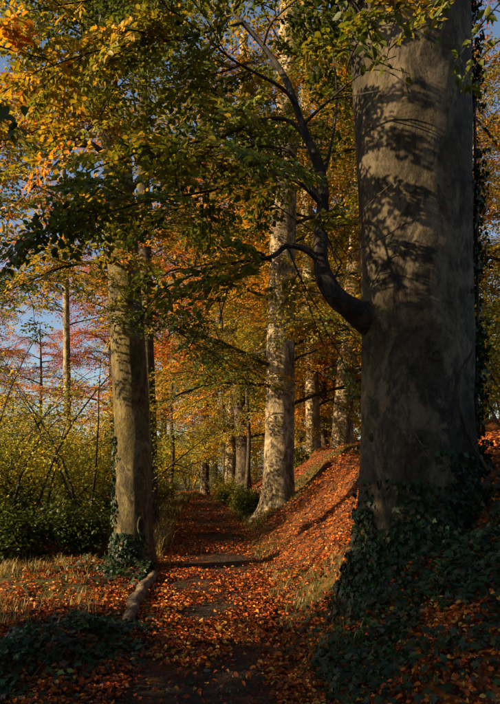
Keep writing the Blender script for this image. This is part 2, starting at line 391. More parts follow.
def leafy_limb(tree, crown, P, r0, r1, bark, rng, seg=7, second=6, sec_len=.38, step=.42, spray_len=.9, from_t=.25, twigs=True, attach=True, name='limb'):
    """a limb with side branches; leaf sprays hang along both"""
    mb = MB(); n = len(P); rr = r0 + (r1 - r0) * np.linspace(0, 1, n) ** .8
    tube(mb, P, rr, seg, None, .12 if r0 > .03 else 0)
    d = np.r_[0, np.cumsum(np.linalg.norm(np.diff(P, axis=0), axis=1))]; Lt = d[-1]
    at = lambda t: np.array([np.interp(t, d, P[:, k]) for k in range(3)])
    side = rng.choice((-1, 1)); tw = mb if twigs else None
    secs = []
    for t in np.linspace(from_t, .93, second) if second else []:
        p = at(t * Lt); ax = unit(at(min(t * Lt + .3, Lt)) - at(max(t * Lt - .3, 0))); side = -side
        az = math.atan2(ax[1], ax[0]) + side * rng.uniform(.6, 1.1); ln = max(.6, Lt * sec_len * (1.15 - .7 * t)) * rng.uniform(.7, 1.25)
        q = limb_path(rng, p, az, math.asin(np.clip(ax[2], -.9, .9)) * .5 + rng.normal(.05, .2), ln, 6, .45, .16)
        ra = np.interp(t, np.linspace(0, 1, n), rr) * .55; tube(mb, q, np.linspace(ra, .006, 6), max(4, seg - 2)); secs.append(q)
    def sprays(Q, t0):
        dd = np.r_[0, np.cumsum(np.linalg.norm(np.diff(Q, axis=0), axis=1))]; s2 = rng.choice((-1, 1))
        for t in np.arange(t0 * dd[-1], dd[-1], step):
            t = t + rng.uniform(-.15, .15) * step
            p = np.array([np.interp(t, dd, Q[:, k]) for k in range(3)]); ax = unit(Q[-1] - Q[0]); s2 = -s2
            az = math.atan2(ax[1], ax[0]) + s2 * rng.uniform(.5, 1.25); el = rng.normal(-.05, .25)
            crown.spray(p, np.array((cos(az) * cos(el), sin(az) * cos(el), sin(el))), spray_len * rng.uniform(.65, 1.25), tw)
        crown.spray(Q[-1], unit(Q[-1] - Q[-2]) + np.array((0, 0, -.1)), spray_len * rng.uniform(.7, 1.2), tw)
    for q in secs: sprays(q, .15)
    sprays(P, max(from_t, .35))
    return part(name, mb, bark, tree, True) if attach else mb

class Trunk:
    """pts: x, y, z, radius down the axis; flares: angle, width, height, amplitude of each root buttress; zg: ground height"""
    def __init__(s, pts, zg, flares=(), lump=.035, seed=0.0):
        P = np.asarray(pts, float); s.Z = np.linspace(P[0, 2], P[-1, 2], 400); s.C = catmull(P, 400); o = np.argsort(s.C[:, 2]); s.C = s.C[o]
        s.zg, s.fl, s.lump, s.seed = zg, flares, lump, seed
    def ax(s, z): return np.stack([np.interp(z, s.C[:, 2], s.C[:, k]) for k in (0, 1)], -1)
    def r0(s, z): return np.interp(z, s.C[:, 2], s.C[:, 3])
    def rad(s, th, z):
        th, z = np.broadcast_arrays(np.asarray(th, float), np.asarray(z, float)); sh = th.shape; th = th.ravel(); z = z.ravel(); r = s.r0(z)
        p = np.stack([np.cos(th) * 1.3 + s.seed, np.sin(th) * 1.3, z * .8], 1)
        p2 = np.stack([np.cos(th) * 3.5 + s.seed, np.sin(th) * 3.5, z * 2.6], 1)
        R = r * (1 + s.lump * 3.4 * (fbm(p, 3) - .5) + s.lump * 1.6 * (fbm(p2, 3) - .5))
        for t0, wd, hh, am in s.fl:
            dt = (th - t0 + pi) % (2 * pi) - pi; R = R + am * np.exp(-(dt / wd) ** 2) * np.exp(-np.maximum(z - s.zg + .1, -.25) / hh)
        return R.reshape(sh)
    def surf(s, th, z, out=0.0):
        R = s.rad(th, z) + out; c = s.ax(z); return np.stack([c[..., 0] + R * np.cos(th), c[..., 1] + R * np.sin(th), z + 0 * th], -1)
    def normal(s, th, z):
        e_ = .02; a_ = s.surf(th + e_, z) - s.surf(th - e_, z); b_ = s.surf(th, z + e_) - s.surf(th, z - e_); return unit(np.cross(a_, b_))
    def build(s, mb, z0, z1, dz=.05, seg=56):
        zs = [z0]
        while zs[-1] < z1: zs.append(zs[-1] + dz * (1 if zs[-1] < s.zg + 6 else 3))
        zs = np.array(zs); th = np.arange(seg) * 2 * pi / seg; T_, Z_ = np.meshgrid(th, zs); V = s.surf(T_, Z_).reshape(-1, 3)
        i, j = np.meshgrid(np.arange(len(zs) - 1), np.arange(seg), indexing='ij'); i = i.ravel(); j = j.ravel(); j2 = (j + 1) % seg
        mb.add(V, np.stack([i * seg + j, i * seg + j2, (i + 1) * seg + j2, (i + 1) * seg + j], 1))
    def scar(s, tree, th0, z0, a, b, depth=.03, name='branch_scar', bark=None):
        """an old healed branch scar: raised lip round a dark hollow"""
        nr, ns_ = 7, 22; mb = MB(); V = []; rr = np.linspace(0, 1, nr); prof = np.array([.004, .003, .003, .006, .022, .014, -.014])
        for k in range(nr):
            f = np.arange(ns_) * 2 * pi / ns_; zz = z0 + rr[k] * b * np.sin(f) * (1 + .12 * np.sin(3 * f + z0 * 9)); tt = th0 + rr[k] * a * np.cos(f) * (1 + .1 * np.sin(2 * f + z0)) / s.r0(z0)
            V.append(s.surf(tt, zz, prof[k] * depth / .03))
        V = np.concatenate(V); quad = lambda k, f: (k * ns_ + f, k * ns_ + (f + 1) % ns_, (k + 1) * ns_ + (f + 1) % ns_, (k + 1) * ns_ + f)
        mb.add(V[:4 * ns_], [quad(k, f) for k in range(3) for f in range(ns_)]); o = part(name, mb, B_SCAR, tree, True)
        m2 = MB(); m2.add(V[3 * ns_:], [quad(k, f) for k in range(3) for f in range(ns_)]); part('lip', m2, bark or B_BIG, o, True); return o

# ------------------------------------------------------------------ ivy
def ivy_col(rng, k, u0=.10): return np.stack([np.interp(rng.normal(u0, .22, k), (0, .3, .6, 1), c) for c in ((.011, .018, .042, .085), (.024, .036, .062, .085), (.008, .010, .011, .016))], 1)
def climbing_ivy(tree_trunk, name, label, spec, seed, base, extra_ground=None, size=(.035, .065), stems=()):
    """spec: list of (n, theta, theta sd, z lo, z hi, power towards the foot)"""
    rng = np.random.default_rng(seed); mb = MB(); root = empty(name, base, label, 'ivy')
    for n, t0, ts, z0, z1, pw in spec:
        z = z0 + (z1 - z0) * rng.random(n) ** pw; ragged = .55 + .9 * fbm(np.c_[z * 2.2, np.full(n, t0), np.zeros(n)], 3)
        th = t0 + rng.normal(0, ts, n) * ragged
        k = fbm(np.c_[np.cos(th) * 2.2, np.sin(th) * 2.2, z * 2.5], 3) > .40; th = th[k]; z = z[k]
        P = tree_trunk.surf(th, z) + tree_trunk.normal(th, z) * (rng.uniform(.005, .05, len(z)) + (.10 * rng.random(len(z)) ** 1.5 if abs(t0) < .5 else 0))[:, None]; N = tree_trunk.normal(th, z) + rng.normal(0, .4, (len(z), 3))
        X = np.c_[rng.normal(0, .6, len(z)), rng.normal(0, .6, len(z)), np.full(len(z), -.8)]
        put_leaves(mb, P, X, N, rng.uniform(*size, len(z)), ivy_col(rng, len(z)), 10)
    if extra_ground is not None:
        P = extra_ground(rng); n = len(P); put_leaves(mb, P, rng.normal(0, 1, (n, 3)) * (1, 1, .3), np.array((-.25, -.45, .8)) + rng.normal(0, .35, (n, 3)), rng.uniform(size[0], size[1], n), ivy_col(rng, n), 10)
    part('foliage', mb, M_IVY, root)
    for path, r in stems:
        sm = MB(); tube(sm, path, r, 6, None, .1); part('stem', sm, B_BROWN, root, True)
    return root

# ================================================================== the big beech on the bank
def big_beech():
    Y = 5.45; rng = np.random.default_rng(21)
    bx, by = W(412, 590, Y)[:2]; zg = h1(bx, by - .2)
    root = empty('beech_tree', (bx, by, zg), 'massive old beech trunk with ivy-covered roots on the bank', 'tree')
    pts = []
    for px, py, hw in ((404, 900, 60), (408, 640, 56), (411, 560, 53), (411, 480, 51), (414, 380, 52.5), (415, 300, 54), (414, 200, 56), (411, 110, 58), (408, 30, 60), (404, -60, 63), (400, -200, 60), (398, -420, 52), (398, -800, 40)):
        p = W(px, py, Y); pts.append((p[0], Y, p[2], hw / F * Y * .985))
    T = Trunk(pts[::1], zg, ((radians(-58), .33, .42, .20), (radians(-135), .42, .38, .08), (radians(-4), .45, .95, .36), (radians(-22), .2, 1.3, .05), (radians(185), .4, .4, .12), (radians(80), .6, .5, .25)), .032, 4.2)
    mb = MB(); T.build(mb, zg - .7, 12.6, .03, 96); part('trunk', mb, B_BIG, root, True)
    for px, py, a_, b_ in ((435, 356, .05, .055), (377, 436, .022, .045), (384, 484, .018, .055), (452, 470, .03, .06)):
        p = W(px, py, Y - .45); off = np.clip((p[0] - T.ax(p[2])[0]) / T.r0(p[2]), -.95, .95); T.scar(root, -pi / 2 + math.asin(off), p[2], a_, b_)
    # the dark limb sweeping out to the left, with its branches
    cr = Crown(31, .33, .13, .062, 6, False, .10, (.9, 1.5))
    def pl(L, n): return catmull([W(*q) for q in L], n)
    main = pl([(385, 330, 5.45), (358, 312, 5.3), (338, 299, 5.2), (324, 275, 5.2), (320, 240, 5.25), (323, 205, 5.3), (320, 170, 5.3), (308, 140, 5.35), (298, 112, 5.4), (286, 80, 5.5), (265, 48, 5.6), (234, 14, 5.7), (200, -20, 5.8)], 40)
    rr = np.interp(np.linspace(0, 1, 40), (0, .06, .14, .28, .42, .6, .8, 1), (.17, .125, .092, .068, .056, .034, .026, .014))
    mb = MB(); tube(mb, main, rr, 12, None, .16); part('limb', mb, B_DARK, root, True)
    subs = [([(321, 262, 5.2), (305, 249, 5.15), (286, 246, 5.1), (272, 257, 5.05), (240, 262, 5.0), (205, 270, 4.95), (160, 290, 4.9)], .034, .006),
            ([(309, 145, 5.35), (298, 128, 5.3), (284, 119, 5.25), (255, 121, 5.15), (222, 137, 5.05), (180, 146, 5.0), (120, 172, 5.0)], .024, .005),
            ([(319, 196, 5.3), (300, 172, 5.35), (290, 152, 5.4), (262, 146, 5.5), (235, 150, 5.6), (190, 162, 5.8)], .024, .005),
            ([(321, 205, 5.3), (306, 188, 5.1), (285, 176, 4.9), (250, 172, 4.75), (214, 190, 4.6), (150, 200, 4.5), (90, 218, 4.4)], .022, .005),
            ([(302, 126, 5.4), (316, 112, 5.2), (332, 98, 5.0), (350, 82, 4.8), (372, 66, 4.6), (396, 56, 4.45)], .016, .004),
            ([(296, 104, 5.4), (282, 88, 5.3), (258, 74, 5.2), (230, 58, 5.1), (206, 36, 5.0), (170, 8, 4.9)], .018, .005),
            ([(290, 88, 5.5), (276, 66, 5.8), (250, 62, 6.1), (210, 75, 6.4), (150, 82, 6.6), (70, 92, 6.8)], .018, .005),
            ([(322, 180, 5.3), (330, 150, 5.6), (336, 110, 5.9), (334, 60, 6.2), (320, 20, 6.5)], .02, .005),
            ([(263, 46, 5.6), (272, 22, 5.4), (296, 0, 5.3), (320, -20, 5.2)], .014, .004),
            ([(288, 247, 5.1), (298, 272, 5.1), (312, 300, 5.2), (326, 318, 5.3)], .010, .003),
            ([(331, 287, 5.2), (338, 270, 5.15), (341, 262, 5.1), (334, 252, 5.05), (340, 240, 5.0)], .011, .004),
            ([(236, 262, 5.0), (232, 285, 4.9), (215, 300, 4.9)], .008, .003),
            ([(245, 22, 5.7), (215, 30, 5.4), (170, 40, 5.1), (100, 50, 4.9), (40, 70, 4.8)], .014, .004),
            ([(205, -16, 5.8), (150, -10, 5.4), (90, 0, 5.1), (30, 10, 4.9)], .014, .004)]
    for L, r0, r1 in subs:
        leafy_limb(root, cr, pl(L, 16), r0, r1, B_DARK, rng, 7, 4, .30, .32, .50, .38)
    # limbs above the frame
    for az, el, ln, z in ((100, 35, 6, 7.4), (20, 30, 5.5, 7.8), (-60, 30, 5.0, 8.6), (165, 40, 6, 9.0), (220, 30, 6, 9.6), (60, 45, 6, 10.4)):
        p = T.ax(z); leafy_limb(root, cr, limb_path(rng, (p[0], p[1], z), radians(az), radians(el), ln), .12, .02, B_BIG, rng, 7, 5, .35, .5, .9, .3, False)
    part('crown', cr.mb, M_LEAF, root)
    # a twig hanging in front of the trunk: every leaf its own piece
    me = []
    for k in range(6):
        m_ = MB(); put_leaves(m_, np.zeros((1, 3)), np.array([[1., 0, 0]]), np.array([[0, 0, 1.]]), 1.0, palette(np.array([(.16, .26, .38, .30, .48, .72)[k]])), 6)
        q = m_.mesh('beech_leaf'); q.materials.append(M_LEAF); me.append(q)
    for L in ([(330, -40, 3.9), (352, 0, 3.9), (366, 22, 3.9), (372, 44, 3.9)], [(360, -60, 3.7), (388, -10, 3.7), (400, 12, 3.7), (402, 34, 3.7)], [(500, -50, 3.9), (462, -14, 3.9), (438, 16, 3.9), (430, 34, 3.85)], [(520, -20, 4.1), (485, 20, 4.1), (462, 52, 4.1), (448, 70, 4.1)],
              [(520, 30, 4.2), (492, 46, 4.2), (470, 74, 4.2), (466, 92, 4.2)], [(330, -20, 4.3), (352, 36, 4.3), (380, 62, 4.2), (410, 74, 4.2)]):
        P = pl(L, 12); mb = MB(); tube(mb, P, np.linspace(.006, .002, 12), 5); hang = part('hanging_twig', mb, B_DARK, root, True)
        side = 1
        for k in range(20):
            p = P[rng.integers(2, 12)] + rng.normal(0, .035, 3); o = bpy.data.objects.new('leaf', me[min(5, int(abs(rng.normal(1.6, 1.5))))]); COL.objects.link(o); o.parent = hang
            o.location = p - np.array(root.location); s = rng.uniform(.055, .085); o.scale = (s, s, s); side = -side
            o.rotation_euler = (rng.normal(0, .7) + .6, rng.uniform(.2, 1.2), rng.uniform(0, 6.3))
    # exposed roots to the right
    for L, r in (([(462, 505, 5.3), (478, 512, 5.2), (495, 530, 5.0), (520, 540, 4.9)], .055), ([(455, 470, 5.4), (474, 490, 5.25), (486, 512, 5.15), (500, 518, 5.1)], .04), ([(425, 575, 5.0), (436, 602, 4.85), (444, 625, 4.75), (450, 650, 4.6)], .05)):
        mb = MB(); tube(mb, pl(L, 14), np.linspace(r, r * .5, 14), 9, None, .2); part('root', mb, B_BIG, root, True)
    # ivy round the foot and up the right flank
    def gnd(rg):
        n = 12500; x = bx + rg.normal(.2, .85, n); y = by - 1.05 + rg.normal(0, .68, n)
        k = (fbm(xy0(x, y, 2.4) + 2, 3) > .47) & (x > xr(y) + .22); x, y = x[k], y[k]; return np.c_[x, y, hgt(x, y) + rg.uniform(.01, .11, len(x))]
    st = []
    for L, r in (([(488, 470, 5.2), (470, 440, 5.15), (458, 400, 5.02), (462, 372, 5.05), (472, 350, 5.2), (473, 320, 5.3)], .014), ([(432, 462, 4.93), (420, 442, 4.9), (408, 420, 4.92), (402, 405, 4.93)], .005), ([(480, 480, 5.3), (476, 420, 5.35), (478, 330, 5.4), (476, 200, 5.4), (474, 80, 5.4)], .012)):
        st.append((pl(L, 18), r))
    climbing_ivy(T, 'ivy_plant', 'dark green ivy covering the foot and shaded flank of the massive beech', [(2300, radians(-100), .85, zg - .25, zg + .75, 1.9), (1500, radians(-135), .45, zg - .65, zg + .5, 1.0), (900, radians(-30), .5, zg - .2, zg + 1.0, 1.6), (3200, radians(0), .20, zg + .2, 6.6, 1.0), (1500, radians(16), .25, zg + .2, 5.5, 1.2)], 77, (bx, by - .5, zg - .2), gnd, (.034, .062), st)
    return T
big_beech()

# ================================================================== mossy beech on the left of the path
def left_beech():
    Y = 9.7; rng = np.random.default_rng(5)
    bx, by = W(134, 565, Y)[:2]; zg = h1(bx, by)
    root = empty('beech_tree', (bx, by, zg), 'moss-yellowed straight beech trunk beside the log edging on the left of the path', 'tree')
    pts = []
    for px, py, hw in ((135, 700, 24), (135, 575, 22), (134, 530, 20.5), (133, 450, 19), (130, 380, 18.5), (126, 310, 18), (122, 230, 16.5), (117, 160, 15), (108, 100, 14), (96, 50, 13), (84, 0, 12.5), (66, -80, 11), (40, -200, 8)):
        p = W(px, py, Y); pts.append((p[0], Y, p[2], hw * .93 / F * Y))
    T = Trunk(pts, zg, ((radians(-120), .45, .30, .12), (radians(-40), .4, .28, .10), (radians(40), .5, .3, .12), (radians(170), .5, .35, .14)), .035, 8.8)
    mb = MB(); T.build(mb, zg - .6, pts[-1][2] - .05, .05, 64); part('trunk', mb, B_MOSS, root, True)
    for px, py, a_, b_ in ((141, 526, .075, .19), (143, 400, .03, .05)):
        p = W(px, py, Y - .3); off = np.clip((p[0] - T.ax(p[2])[0]) / T.r0(p[2]), -.95, .95); T.scar(root, -pi / 2 + math.asin(off), p[2], a_, b_, .03, 'branch_scar', B_MOSS)
    cr = Crown(41, .37, .15, .068, 6, False, .13, (.9, 1.45))
    def pl(L, n): return catmull([W(*q) for q in L], n)
    for L, r0 in (([(112, 120, 9.7), (92, 88, 9.3), (66, 82, 9.0), (40, 90, 8.7), (22, 102, 8.4), (2, 118, 8.2), (-40, 130, 8)], .085),
                  ([(96, 50, 9.7), (70, 40, 9.4), (40, 34, 9.1), (0, 30, 8.8), (-60, 20, 8.5)], .075),
                  ([(118, 170, 9.7), (95, 146, 9.2), (60, 136, 8.7), (20, 133, 8.3), (-40, 136, 8)], .06),
                  ([(121, 225, 9.7), (95, 208, 9.9), (60, 200, 10.1), (20, 201, 10.4), (-40, 200, 10.8)], .06),
                  ([(122, 220, 9.7), (104, 225, 10.2), (70, 255, 10.6), (40, 280, 11), (0, 290, 11.5)], .05),
                  ([(124, 265, 9.7), (102, 262, 9.2), (60, 268, 8.8), (10, 290, 8.4)], .035),
                  ([(122, 200, 9.7), (150, 170, 9.4), (190, 150, 9.1), (240, 130, 8.8), (290, 120, 8.5)], .05),
                  ([(118, 150, 9.7), (150, 110, 10), (200, 80, 10.3), (260, 60, 10.6), (330, 40, 11)], .06),
                  ([(124, 250, 9.7), (150, 230, 10), (180, 222, 10.4), (215, 232, 10.8)], .035),
                  ([(110, 105, 9.7), (120, 60, 8.8), (140, 30, 8.0), (170, 0, 7.2)], .06),
                  ([(100, 60, 9.7), (100, 30, 8.6), (80, 0, 7.6), (50, -40, 6.8)], .05),
                  ([(126, 300, 9.7), (142, 306, 9.3), (164, 322, 9.0), (190, 340, 8.8)], .018),
                  ([(116, 140, 9.7), (112, 110, 8.5), (96, 120, 7.4), (70, 150, 6.6), (30, 190, 6.0)], .035),
                  ([(88, 15, 9.7), (120, -20, 10.5), (180, -40, 11), (250, -60, 12)], .06),
                  ([(84, 0, 9.7), (40, -40, 10.5), (-10, -60, 11.5), (-60, -60, 12)], .06)):
        leafy_limb(root, cr, pl(L, 12), r0, .01, B_MOSS if r0 > .04 else B_DARK, rng, 8, 6, .42, .27, .70, .22)
    part('crown', cr.mb, M_LEAF, root)
    def gnd(rg):
        n = 2600; x = bx + .05 + rg.normal(-.05, .38, n); y = by - .5 + rg.normal(0, .42, n); k = fbm(xy0(x, y, 2.6) + 8, 3) > .46; x, y = x[k], y[k]; x = np.minimum(x, xl(y) - .1); return np.c_[x, y, hgt(x, y) + rg.uniform(.01, .14, len(x))]
    climbing_ivy(T, 'ivy_plant', 'ivy creeping up the sunny side of the mossy left beech', [(650, radians(200), .22, zg, zg + 2.4, 1.4), (900, radians(-110), .6, zg - .1, zg + .55, 1.5)], 78, (bx, by - .4, zg), gnd, (.04, .07))
left_beech()

# ================================================================== other beeches: trunk from pixels, crown grown
def grown_beech(label, group, seed, Y, trunk_px, bark, mean, sd, nl, zr, ln, size=.09, flare=.12, second=6, step=.42, spray=.95, lo=True, twigs=False, el=(10, 45), azs=None, seg=40, val=(.95, 1.5), name='beech_tree', droop=.6, veil=0):
    rng = np.random.default_rng(seed); pts = []
    for px, py, hw in trunk_px: p = W(px, py, Y); pts.append((p[0], Y, p[2], hw / F * Y))
    bx, by = pts[0][0], Y; zg = h1(bx, by)
    pts[0] = (pts[0][0], pts[0][1], min(pts[0][2], zg - .5), pts[0][3])
    root = empty(name, (bx, by, zg), label, 'tree', group)
    fl = [(rng.uniform(0, 6.28), rng.uniform(.3, .5), .35, flare * rng.uniform(.6, 1.3)) for _ in range(5)]
    T = Trunk(pts, zg, fl, .04, seed * 3.1); mb = MB(); T.build(mb, pts[0][2] + .02, pts[-1][2] - .05, .08 if Y < 18 else .14, seg); part('trunk', mb, bark, root, True)
    cr = Crown(seed + 100, mean, sd, size, 4, lo, .10, val)
    for k in range(nl):
        z = zr[0] + (zr[1] - zr[0]) * (k + rng.random()) / nl; z = min(z, pts[-1][2] - .3); p = T.ax(z); r = T.r0(z)
        az = radians(azs[k % len(azs)] + rng.normal(0, 14)) if azs else k * 2.4 + rng.normal(0, .3)
        if cos(az + pi / 2) > .8: az += 1.0
        l = ln * rng.uniform(.75, 1.2) * (1 - .35 * k / nl)
        leafy_limb(root, cr, limb_path(rng, (p[0], p[1], z), az, radians(rng.uniform(*el)), l, 9, droop), min(r * .32, .013 * l), .009, bark if l > 6 else B_DARK, rng, 6, second, .42, step, spray, .22, twigs)
    for k in range(veil):
        z = rng.uniform(3.6, 12); p = T.ax(z); az = rng.uniform(pi, 2 * pi); r = T.r0(z); mb = MB(); P = limb_path(rng, (p[0] + r * .9 * cos(az), p[1] + r * .9 * sin(az), z), az, rng.uniform(0, .5), rng.uniform(.5, 1.1), 5, .8, .2)
        tube(mb, P, np.linspace(.01, .004, 5), 4); part('twig', mb, B_DARK, root, True); cr.spray(P[-1], P[-1] - P[-2], .7); cr.spray(P[2], np.array((cos(az + 1), sin(az + 1), -.2)), .6)
    part('crown', cr.mb, M_LEAF, root); return T

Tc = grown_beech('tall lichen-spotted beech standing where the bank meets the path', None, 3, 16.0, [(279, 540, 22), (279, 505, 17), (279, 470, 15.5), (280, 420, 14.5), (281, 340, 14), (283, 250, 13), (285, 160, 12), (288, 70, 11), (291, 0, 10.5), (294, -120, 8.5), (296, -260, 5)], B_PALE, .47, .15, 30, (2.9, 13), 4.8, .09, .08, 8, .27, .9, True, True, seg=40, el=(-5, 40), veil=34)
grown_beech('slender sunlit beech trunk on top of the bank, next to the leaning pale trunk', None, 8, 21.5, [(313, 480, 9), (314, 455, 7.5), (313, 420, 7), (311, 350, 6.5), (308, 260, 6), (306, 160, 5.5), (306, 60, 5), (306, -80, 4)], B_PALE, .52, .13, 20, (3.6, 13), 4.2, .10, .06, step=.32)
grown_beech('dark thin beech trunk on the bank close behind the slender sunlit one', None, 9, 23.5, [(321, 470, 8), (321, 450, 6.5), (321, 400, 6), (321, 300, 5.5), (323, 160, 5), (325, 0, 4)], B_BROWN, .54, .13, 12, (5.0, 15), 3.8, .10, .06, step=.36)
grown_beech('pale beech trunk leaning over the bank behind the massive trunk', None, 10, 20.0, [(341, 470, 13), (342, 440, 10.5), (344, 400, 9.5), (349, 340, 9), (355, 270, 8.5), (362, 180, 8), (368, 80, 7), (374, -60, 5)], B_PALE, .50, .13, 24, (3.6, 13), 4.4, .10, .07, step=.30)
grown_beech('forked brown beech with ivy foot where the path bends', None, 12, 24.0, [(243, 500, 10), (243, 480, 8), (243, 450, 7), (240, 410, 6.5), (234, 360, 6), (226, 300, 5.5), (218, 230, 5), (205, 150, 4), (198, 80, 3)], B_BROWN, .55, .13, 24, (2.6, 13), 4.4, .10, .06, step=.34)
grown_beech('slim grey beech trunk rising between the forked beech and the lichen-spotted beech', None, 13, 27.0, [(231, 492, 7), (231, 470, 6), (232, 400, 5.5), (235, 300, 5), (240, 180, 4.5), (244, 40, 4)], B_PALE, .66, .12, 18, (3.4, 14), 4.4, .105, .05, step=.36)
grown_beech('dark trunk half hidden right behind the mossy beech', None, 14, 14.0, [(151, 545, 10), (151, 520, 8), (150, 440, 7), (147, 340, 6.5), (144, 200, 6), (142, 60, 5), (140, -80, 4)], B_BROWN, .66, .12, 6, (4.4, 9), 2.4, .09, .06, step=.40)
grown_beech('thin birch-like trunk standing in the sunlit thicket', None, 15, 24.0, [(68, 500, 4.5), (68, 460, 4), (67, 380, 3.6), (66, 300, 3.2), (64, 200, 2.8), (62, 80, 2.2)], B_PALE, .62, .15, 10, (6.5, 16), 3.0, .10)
for lab, sd_, Y, px, hh, mean, ln_, z0 in (('young golden beech leaning over the left edge of the far path', 31, 25.0, 170, 6.5, .50, 2.4, 1.5), ('young orange-leaved beech just behind the forked beech at the bend', 32, 27.5, 222, 6.5, .60, 2.4, 1.2), ('young yellow-leaved beech on the bank behind the lichen-spotted beech', 33, 23.5, 300, 5.5, .50, 2.2, 1.4),
        ('low golden beech sapling on the bank between the slender and the leaning trunk', 34, 25.0, 332, 5.5, .52, 2.0, 1.2), ('thin young golden beech among the bank bushes in front of the forked beech', 35, 20.5, 246, 6.5, .54, 2.6, 2.0)):
    x0 = (px - 250) / F * Y; zb = h1(x0, Y); yf = lambda z: HOR - (z + zb - HC) / Y * F
    grown_beech(lab, None, sd_, Y, [(px, yf(-.5), 3.0), (px, yf(.2), 2.2), (px + 3, yf(2), 2.0), (px + 1, yf(hh * .6), 1.6), (px + 5, yf(hh), .7)], B_BROWN, mean, .12, 12, (zb + z0, zb + hh - .4), ln_, .085, .03, 4, .34, .8, True, False, el=(-10, 35), seg=12, val=(1.05, 1.7), name='young_beech_tree')
# background trees: one of each kind is built, the others are copies turned and scaled
def copy_tree(o, parent=None):
    c = o.copy(); COL.objects.link(c); c.parent = parent
    for ch in list(o.children): copy_tree(ch, c)
    return c
def far_proto(seed, mean, bark, hh, nl, ln, z0, val=(.8, 1.35)):
    rng = np.random.default_rng(seed); root = empty('beech_tree', (0, 0, 0), 'x', 'tree')
    T = Trunk([(0, 0, -.8, .30), (.0, 0, .3, .22), (.12, 0, hh * .35, .18), (-.1, .1, hh * .7, .12), (.1, 0, hh, .04)], 0, [(q, .4, .3, .1) for q in (.2, 1.7, 3.1, 4.7)], .04, seed)
    mb = MB(); T.build(mb, -.7, hh - .1, .2, 16); part('trunk', mb, bark, root, True); cr = Crown(seed + 7, mean, .10,   .125, 4, True, .09, val); cr.free = True
    for q in range(nl):
        z = z0 + (hh - .8 - z0) * (q + rng.random()) / nl; p = T.ax(z); l = ln * rng.uniform(.8, 1.2) * (1 - .45 * (q / nl) ** 1.5)
        leafy_limb(root, cr, limb_path(rng, (p[0], p[1], z), q * 2.4 + rng.normal(0, .3), radians(rng.uniform(0, 40)), l, 8, .7), .022 * l, .01, bark, rng, 5, 6, .44, .46, 1.25, .18, False)
    part('crown', cr.mb, M_LEAF, root); return root
PROTO = {'gold': far_proto(201, .49, B_PALE, 17, 24, 4.6, 2.0, (.9, 1.5)), 'amber': far_proto(202, .58, B_BROWN, 17, 24, 4.6, 2.0), 'copper': far_proto(203, .86, B_BROWN, 16, 20, 4.2, 5.6), 'lime': far_proto(204, .40, B_BROWN, 14, 22, 4.4, 1.2, (1.1, 1.9))}
LAB = {'gold': ('golden-leaved beech with pale trunk in the background wood', 'golden background beeches'), 'amber': ('amber-leaved beech with brown trunk in the background wood', 'amber background beeches'),
       'copper': ('copper-red beech standing behind the front row of trunks', 'copper beeches behind'), 'lime': ('yellow-green tree in the far wood beyond the bend', 'yellow-green far trees')}
BG = [(205, 30, 'copper', 1), (112, 38, 'copper', .95), (-28, 46, 'copper', 1.0), (40, 50, 'copper', .9), (165, 41, 'gold', 1), (268, 34, 'amber', 1), (330, 30, 'gold', 1), (392, 27, 'amber', 1), (452, 24, 'gold', .95), (505, 20, 'amber', .9), (560, 28, 'gold', 1), 
      (300, 46, 'lime', 1.2), (215, 54, 'lime', 1.1), (150, 60, 'lime', 1.1), (-20, 58, 'lime', 1.0), (420, 42, 'gold', 1.2), (350, 56, 'amber', 1.3), (255, 66, 'gold', 1.3), (485, 46, 'lime', 1.2)]
used = set(); rbg = np.random.default_rng(77)
for px, Y, kind, sc in BG:
    o = PROTO[kind] if kind not in used else copy_tree(PROTO[kind]); used.add(kind)
    x0 = (px - 250) / F * Y; o.location = (x0, Y, h1(x0, Y)); o.rotation_euler = (0, 0, rbg.uniform(0, 6.3)); o.scale = (sc, sc, sc * rbg.uniform(.92, 1.1)); tag(o, LAB[kind][0], 'tree', LAB[kind][1])
# trees standing out of the frame to the left, whose crowns shade the foreground
for k, (x, y, hgt_, z0, ln, nl) in enumerate(((-8.5, .7, 8.5, 1.5, 3.6, 19), (-14.0, -1.5, 9.6, 1.6, 4.0, 17), (-4.4, -3.0, 7.5, 2.2, 3.2, 11))):
    rng = np.random.default_rng(300 + k); zg = h1(x, y)
    root = empty('beech_tree', (x, y, zg), ('beech beside the path left of the viewpoint', 'beech further off to the left behind the viewpoint', 'beech at the path edge behind the viewpoint')[k], 'tree')
    T = Trunk([(x, y, zg - .6, .36), (x, y, zg + .5, .28), (x + .1, y, zg + 5, .24), (x - .1, y + .1, zg + hgt_, .08)], zg, [(q, .4, .3, .12) for q in (0, 1.5, 3, 4.6)], .04, 50 + k)
    mb = MB(); T.build(mb, zg - .5, zg + hgt_ - .1, .12, 24); part('trunk', mb, B_MOSS, root, True)
    cr = Crown(400 + k, .42, .14, .10, 4, True)
    for q in range(nl):
        z = zg + z0 + (hgt_ - 1 - z0) * (q + rng.random()) / nl; p = T.ax(z)
        leafy_limb(root, cr, limb_path(rng, (p[0], p[1], z), q * 2.4, radians(rng.uniform(5, 40)), ln * rng.uniform(.8, 1.2) * (1 - .4 * q / nl), 8, .6), .08, .012, B_MOSS, rng, 6, 6, .42, .42, 1.1, .2, False)
    part('crown', cr.mb, M_LEAF, root)

